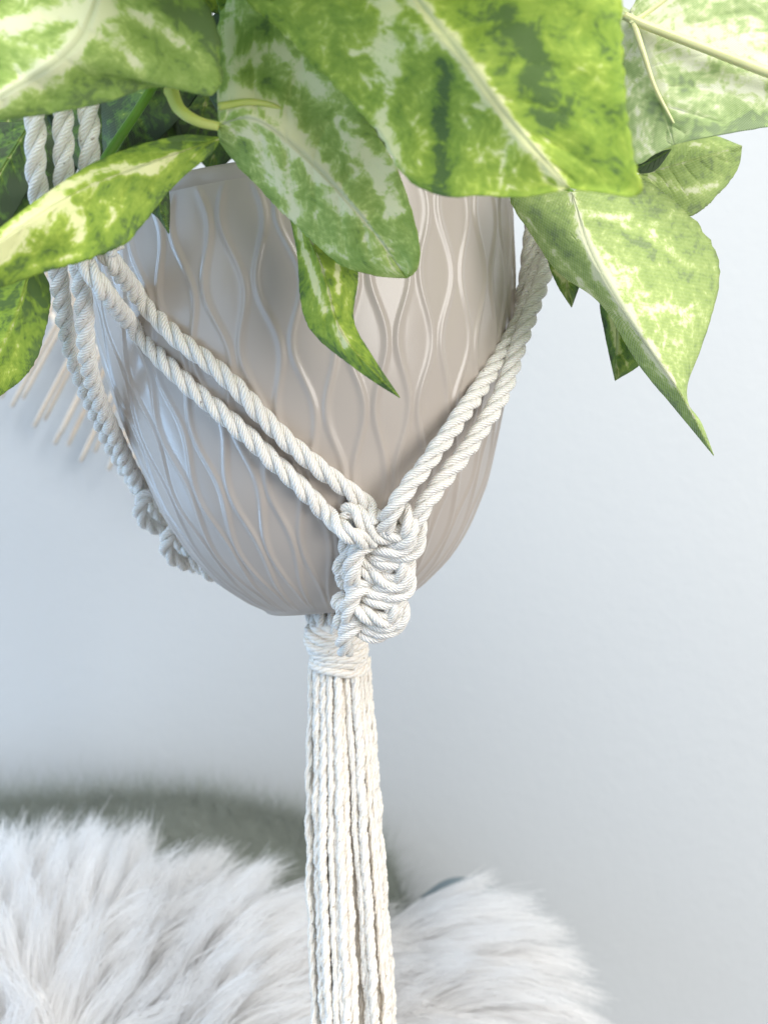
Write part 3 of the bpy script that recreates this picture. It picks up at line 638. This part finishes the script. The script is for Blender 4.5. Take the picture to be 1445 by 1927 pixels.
PILE = True
def hairs(name, roots, dirs, lens, width, mat, parent, clumpn, seg=5, curl=.12, droop=.25, clump=.55, smooth_dir=0.1):
    n = len(roots); ci = rng.choice(n, clumpn, replace=False)
    kt = kdtree.KDTree(clumpn)
    for a, b in enumerate(ci): kt.insert(Vector(roots[b]), a)
    kt.balance()
    who = np.array([kt.find(Vector(r))[1] for r in roots]); g = ci[who]
    cshade = rng.random(clumpn)[who]
    d = dirs + rng.normal(0, smooth_dir, (n, 3)); d /= np.linalg.norm(d, axis=1)[:, None]
    dg = d[g]; up = np.array([0, 0, -1.0])
    t = np.linspace(0, 1, seg)
    own = roots[:, None] + d[:, None] * (lens[:, None] * t)[:, :, None] + up * (lens[:, None] * t * t * droop)[:, :, None]
    lead = roots[g][:, None] + dg[:, None] * (lens[:, None] * t)[:, :, None] + up * (lens[:, None] * t * t * droop)[:, :, None]
    wgt = clump * (t ** 1.2)[None, :, None]
    pts = own * (1 - wgt) + lead * wgt + rng.normal(0, 1, (n, 1, 3)) * curl * lens[:, None, None] * (t ** 2)[None, :, None] * .5
    tan = pts[:, -1] - pts[:, 0]; tan /= np.linalg.norm(tan, axis=1)[:, None]
    s1 = np.cross(tan, np.array([0, 1.0, 0.1])); s1 /= np.linalg.norm(s1, axis=1)[:, None] + 1e-9; s2 = np.cross(tan, s1)
    wv = width * (1 - 0.85 * t)[None, :, None]
    an = rng.uniform(-1.2, 1.2, n)[:, None]; s1 = s1 * np.cos(an) + s2 * np.sin(an)
    co = np.stack([pts + s1[:, None] * wv, pts - s1[:, None] * wv], 2).reshape(n * seg * 2, 3)
    b0 = (np.arange(n) * seg * 2)[:, None]; jj = (np.arange(seg - 1) * 2)[None, :]
    a_ = b0 + jj
    fc = np.stack([a_, a_ + 1, a_ + 3, a_ + 2], -1).reshape(-1, 4)
    shade = np.clip(0.7 * cshade + 0.3 * rng.random(n), 0, 1)
    return fast_mesh(name, co, fc, mat, parent, attrs={'shade': np.repeat(shade, seg * 2)})
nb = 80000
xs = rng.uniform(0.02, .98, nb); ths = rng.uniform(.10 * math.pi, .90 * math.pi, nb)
roots = np.array([tuple(shadow_band_fn(x, th)) for x, th in zip(xs, ths)])
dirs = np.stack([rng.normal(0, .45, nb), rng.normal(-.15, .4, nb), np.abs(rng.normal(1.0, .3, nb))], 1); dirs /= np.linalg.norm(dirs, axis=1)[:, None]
o = hairs('shadow_band_pile', roots, dirs, (.001 + .023 * rng.random(nb) ** 1.9), .00006, M_SHADOW_BAND, chair, 3000, seg=3, clump=0.0, droop=0.0, curl=.5, smooth_dir=.35); tag(o, kind='stuff')  # fine pile that softens the edge of the stand-in shadow

throw = empty('fur_throw', P(400, 2150, .66))
tag(throw, 'long-haired white fur throw draped over the chair at the bottom of the picture', 'throw')
lobes = [  # centre px, depth, radii px (x, up), depth radius m, count, clumps
    (90, 2185, .675, 520, 490, .085, 40000, 330),
    (400, 2210, .668, 240, 470, .080, 16000, 120),
    (795, 2110, .700, 190, 385, .060, 19000, 150),
    (560, 2190, .690, 260, 420, .060, 6000, 70),
]
for li, (cx, cy, dd, rx, rz, ry, cnt, cl) in enumerate(lobes):
    C0 = P(cx, cy, dd); sx = rx * dd / F; sz = rz * dd / F
    nu, nv = 28, 56
    v = []
    for i in range(nu):
        ph = math.pi * i / (nu - 1)
        for j in range(nv):
            th = 2 * math.pi * j / nv
            q = Vector((math.sin(ph) * math.cos(th), math.sin(ph) * math.sin(th), math.cos(ph)))
            k = 1 + .04 * noise.noise(q * 2 + Vector((li, 0, 0)))
            v.append(C0 + Vector((q.x * sx, q.y * ry, q.z * sz)) * k)
    f = [(i * nv + j, (i + 1) * nv + j, (i + 1) * nv + (j + 1) % nv, i * nv + (j + 1) % nv) for i in range(nu - 1) for j in range(nv)]
    mesh_obj('backing', v, f, M_BACK, throw)
    q = rng.normal(0, 1, (cnt * 4, 3)); q /= np.linalg.norm(q, axis=1)[:, None]
    q = q[(q[:, 2] > -.05) & (q[:, 1] < .55)][:cnt]
    roots = np.array(C0) + q * np.array([sx, ry, sz])
    nr = q / np.array([sx, ry, sz]); nr /= np.linalg.norm(nr, axis=1)[:, None]
    lean = {0: .25, 1: .75, 2: 1.0, 3: .8}[li]
    comb = np.stack([lean + .35 * q[:, 0] + (.5 * np.clip(q[:, 0], 0, 1) if li != 0 else 0), np.full(len(q), -.25), np.full(len(q), 1.0 if li < 2 else .45) - .2 * np.clip(q[:, 0], 0, 1)], 1)
    wv = np.array([noise.noise(Vector(p) * 22) for p in roots]); comb[:, 0] += wv * .7; comb[:, 2] += np.roll(wv, 1) * 0
    dirs = nr * .30 + comb * .9; dirs /= np.linalg.norm(dirs, axis=1)[:, None]
    lens = rng.uniform(.028, .062, len(q)) * (1 if li < 2 else .95)
    o = hairs('long_hair', roots, dirs, lens, .00034, M_FUR, throw, cl, seg=6, curl=.10, droop=.22 if li < 2 else .30, clump=.80, smooth_dir=.06)
    tag(o, kind='stuff')
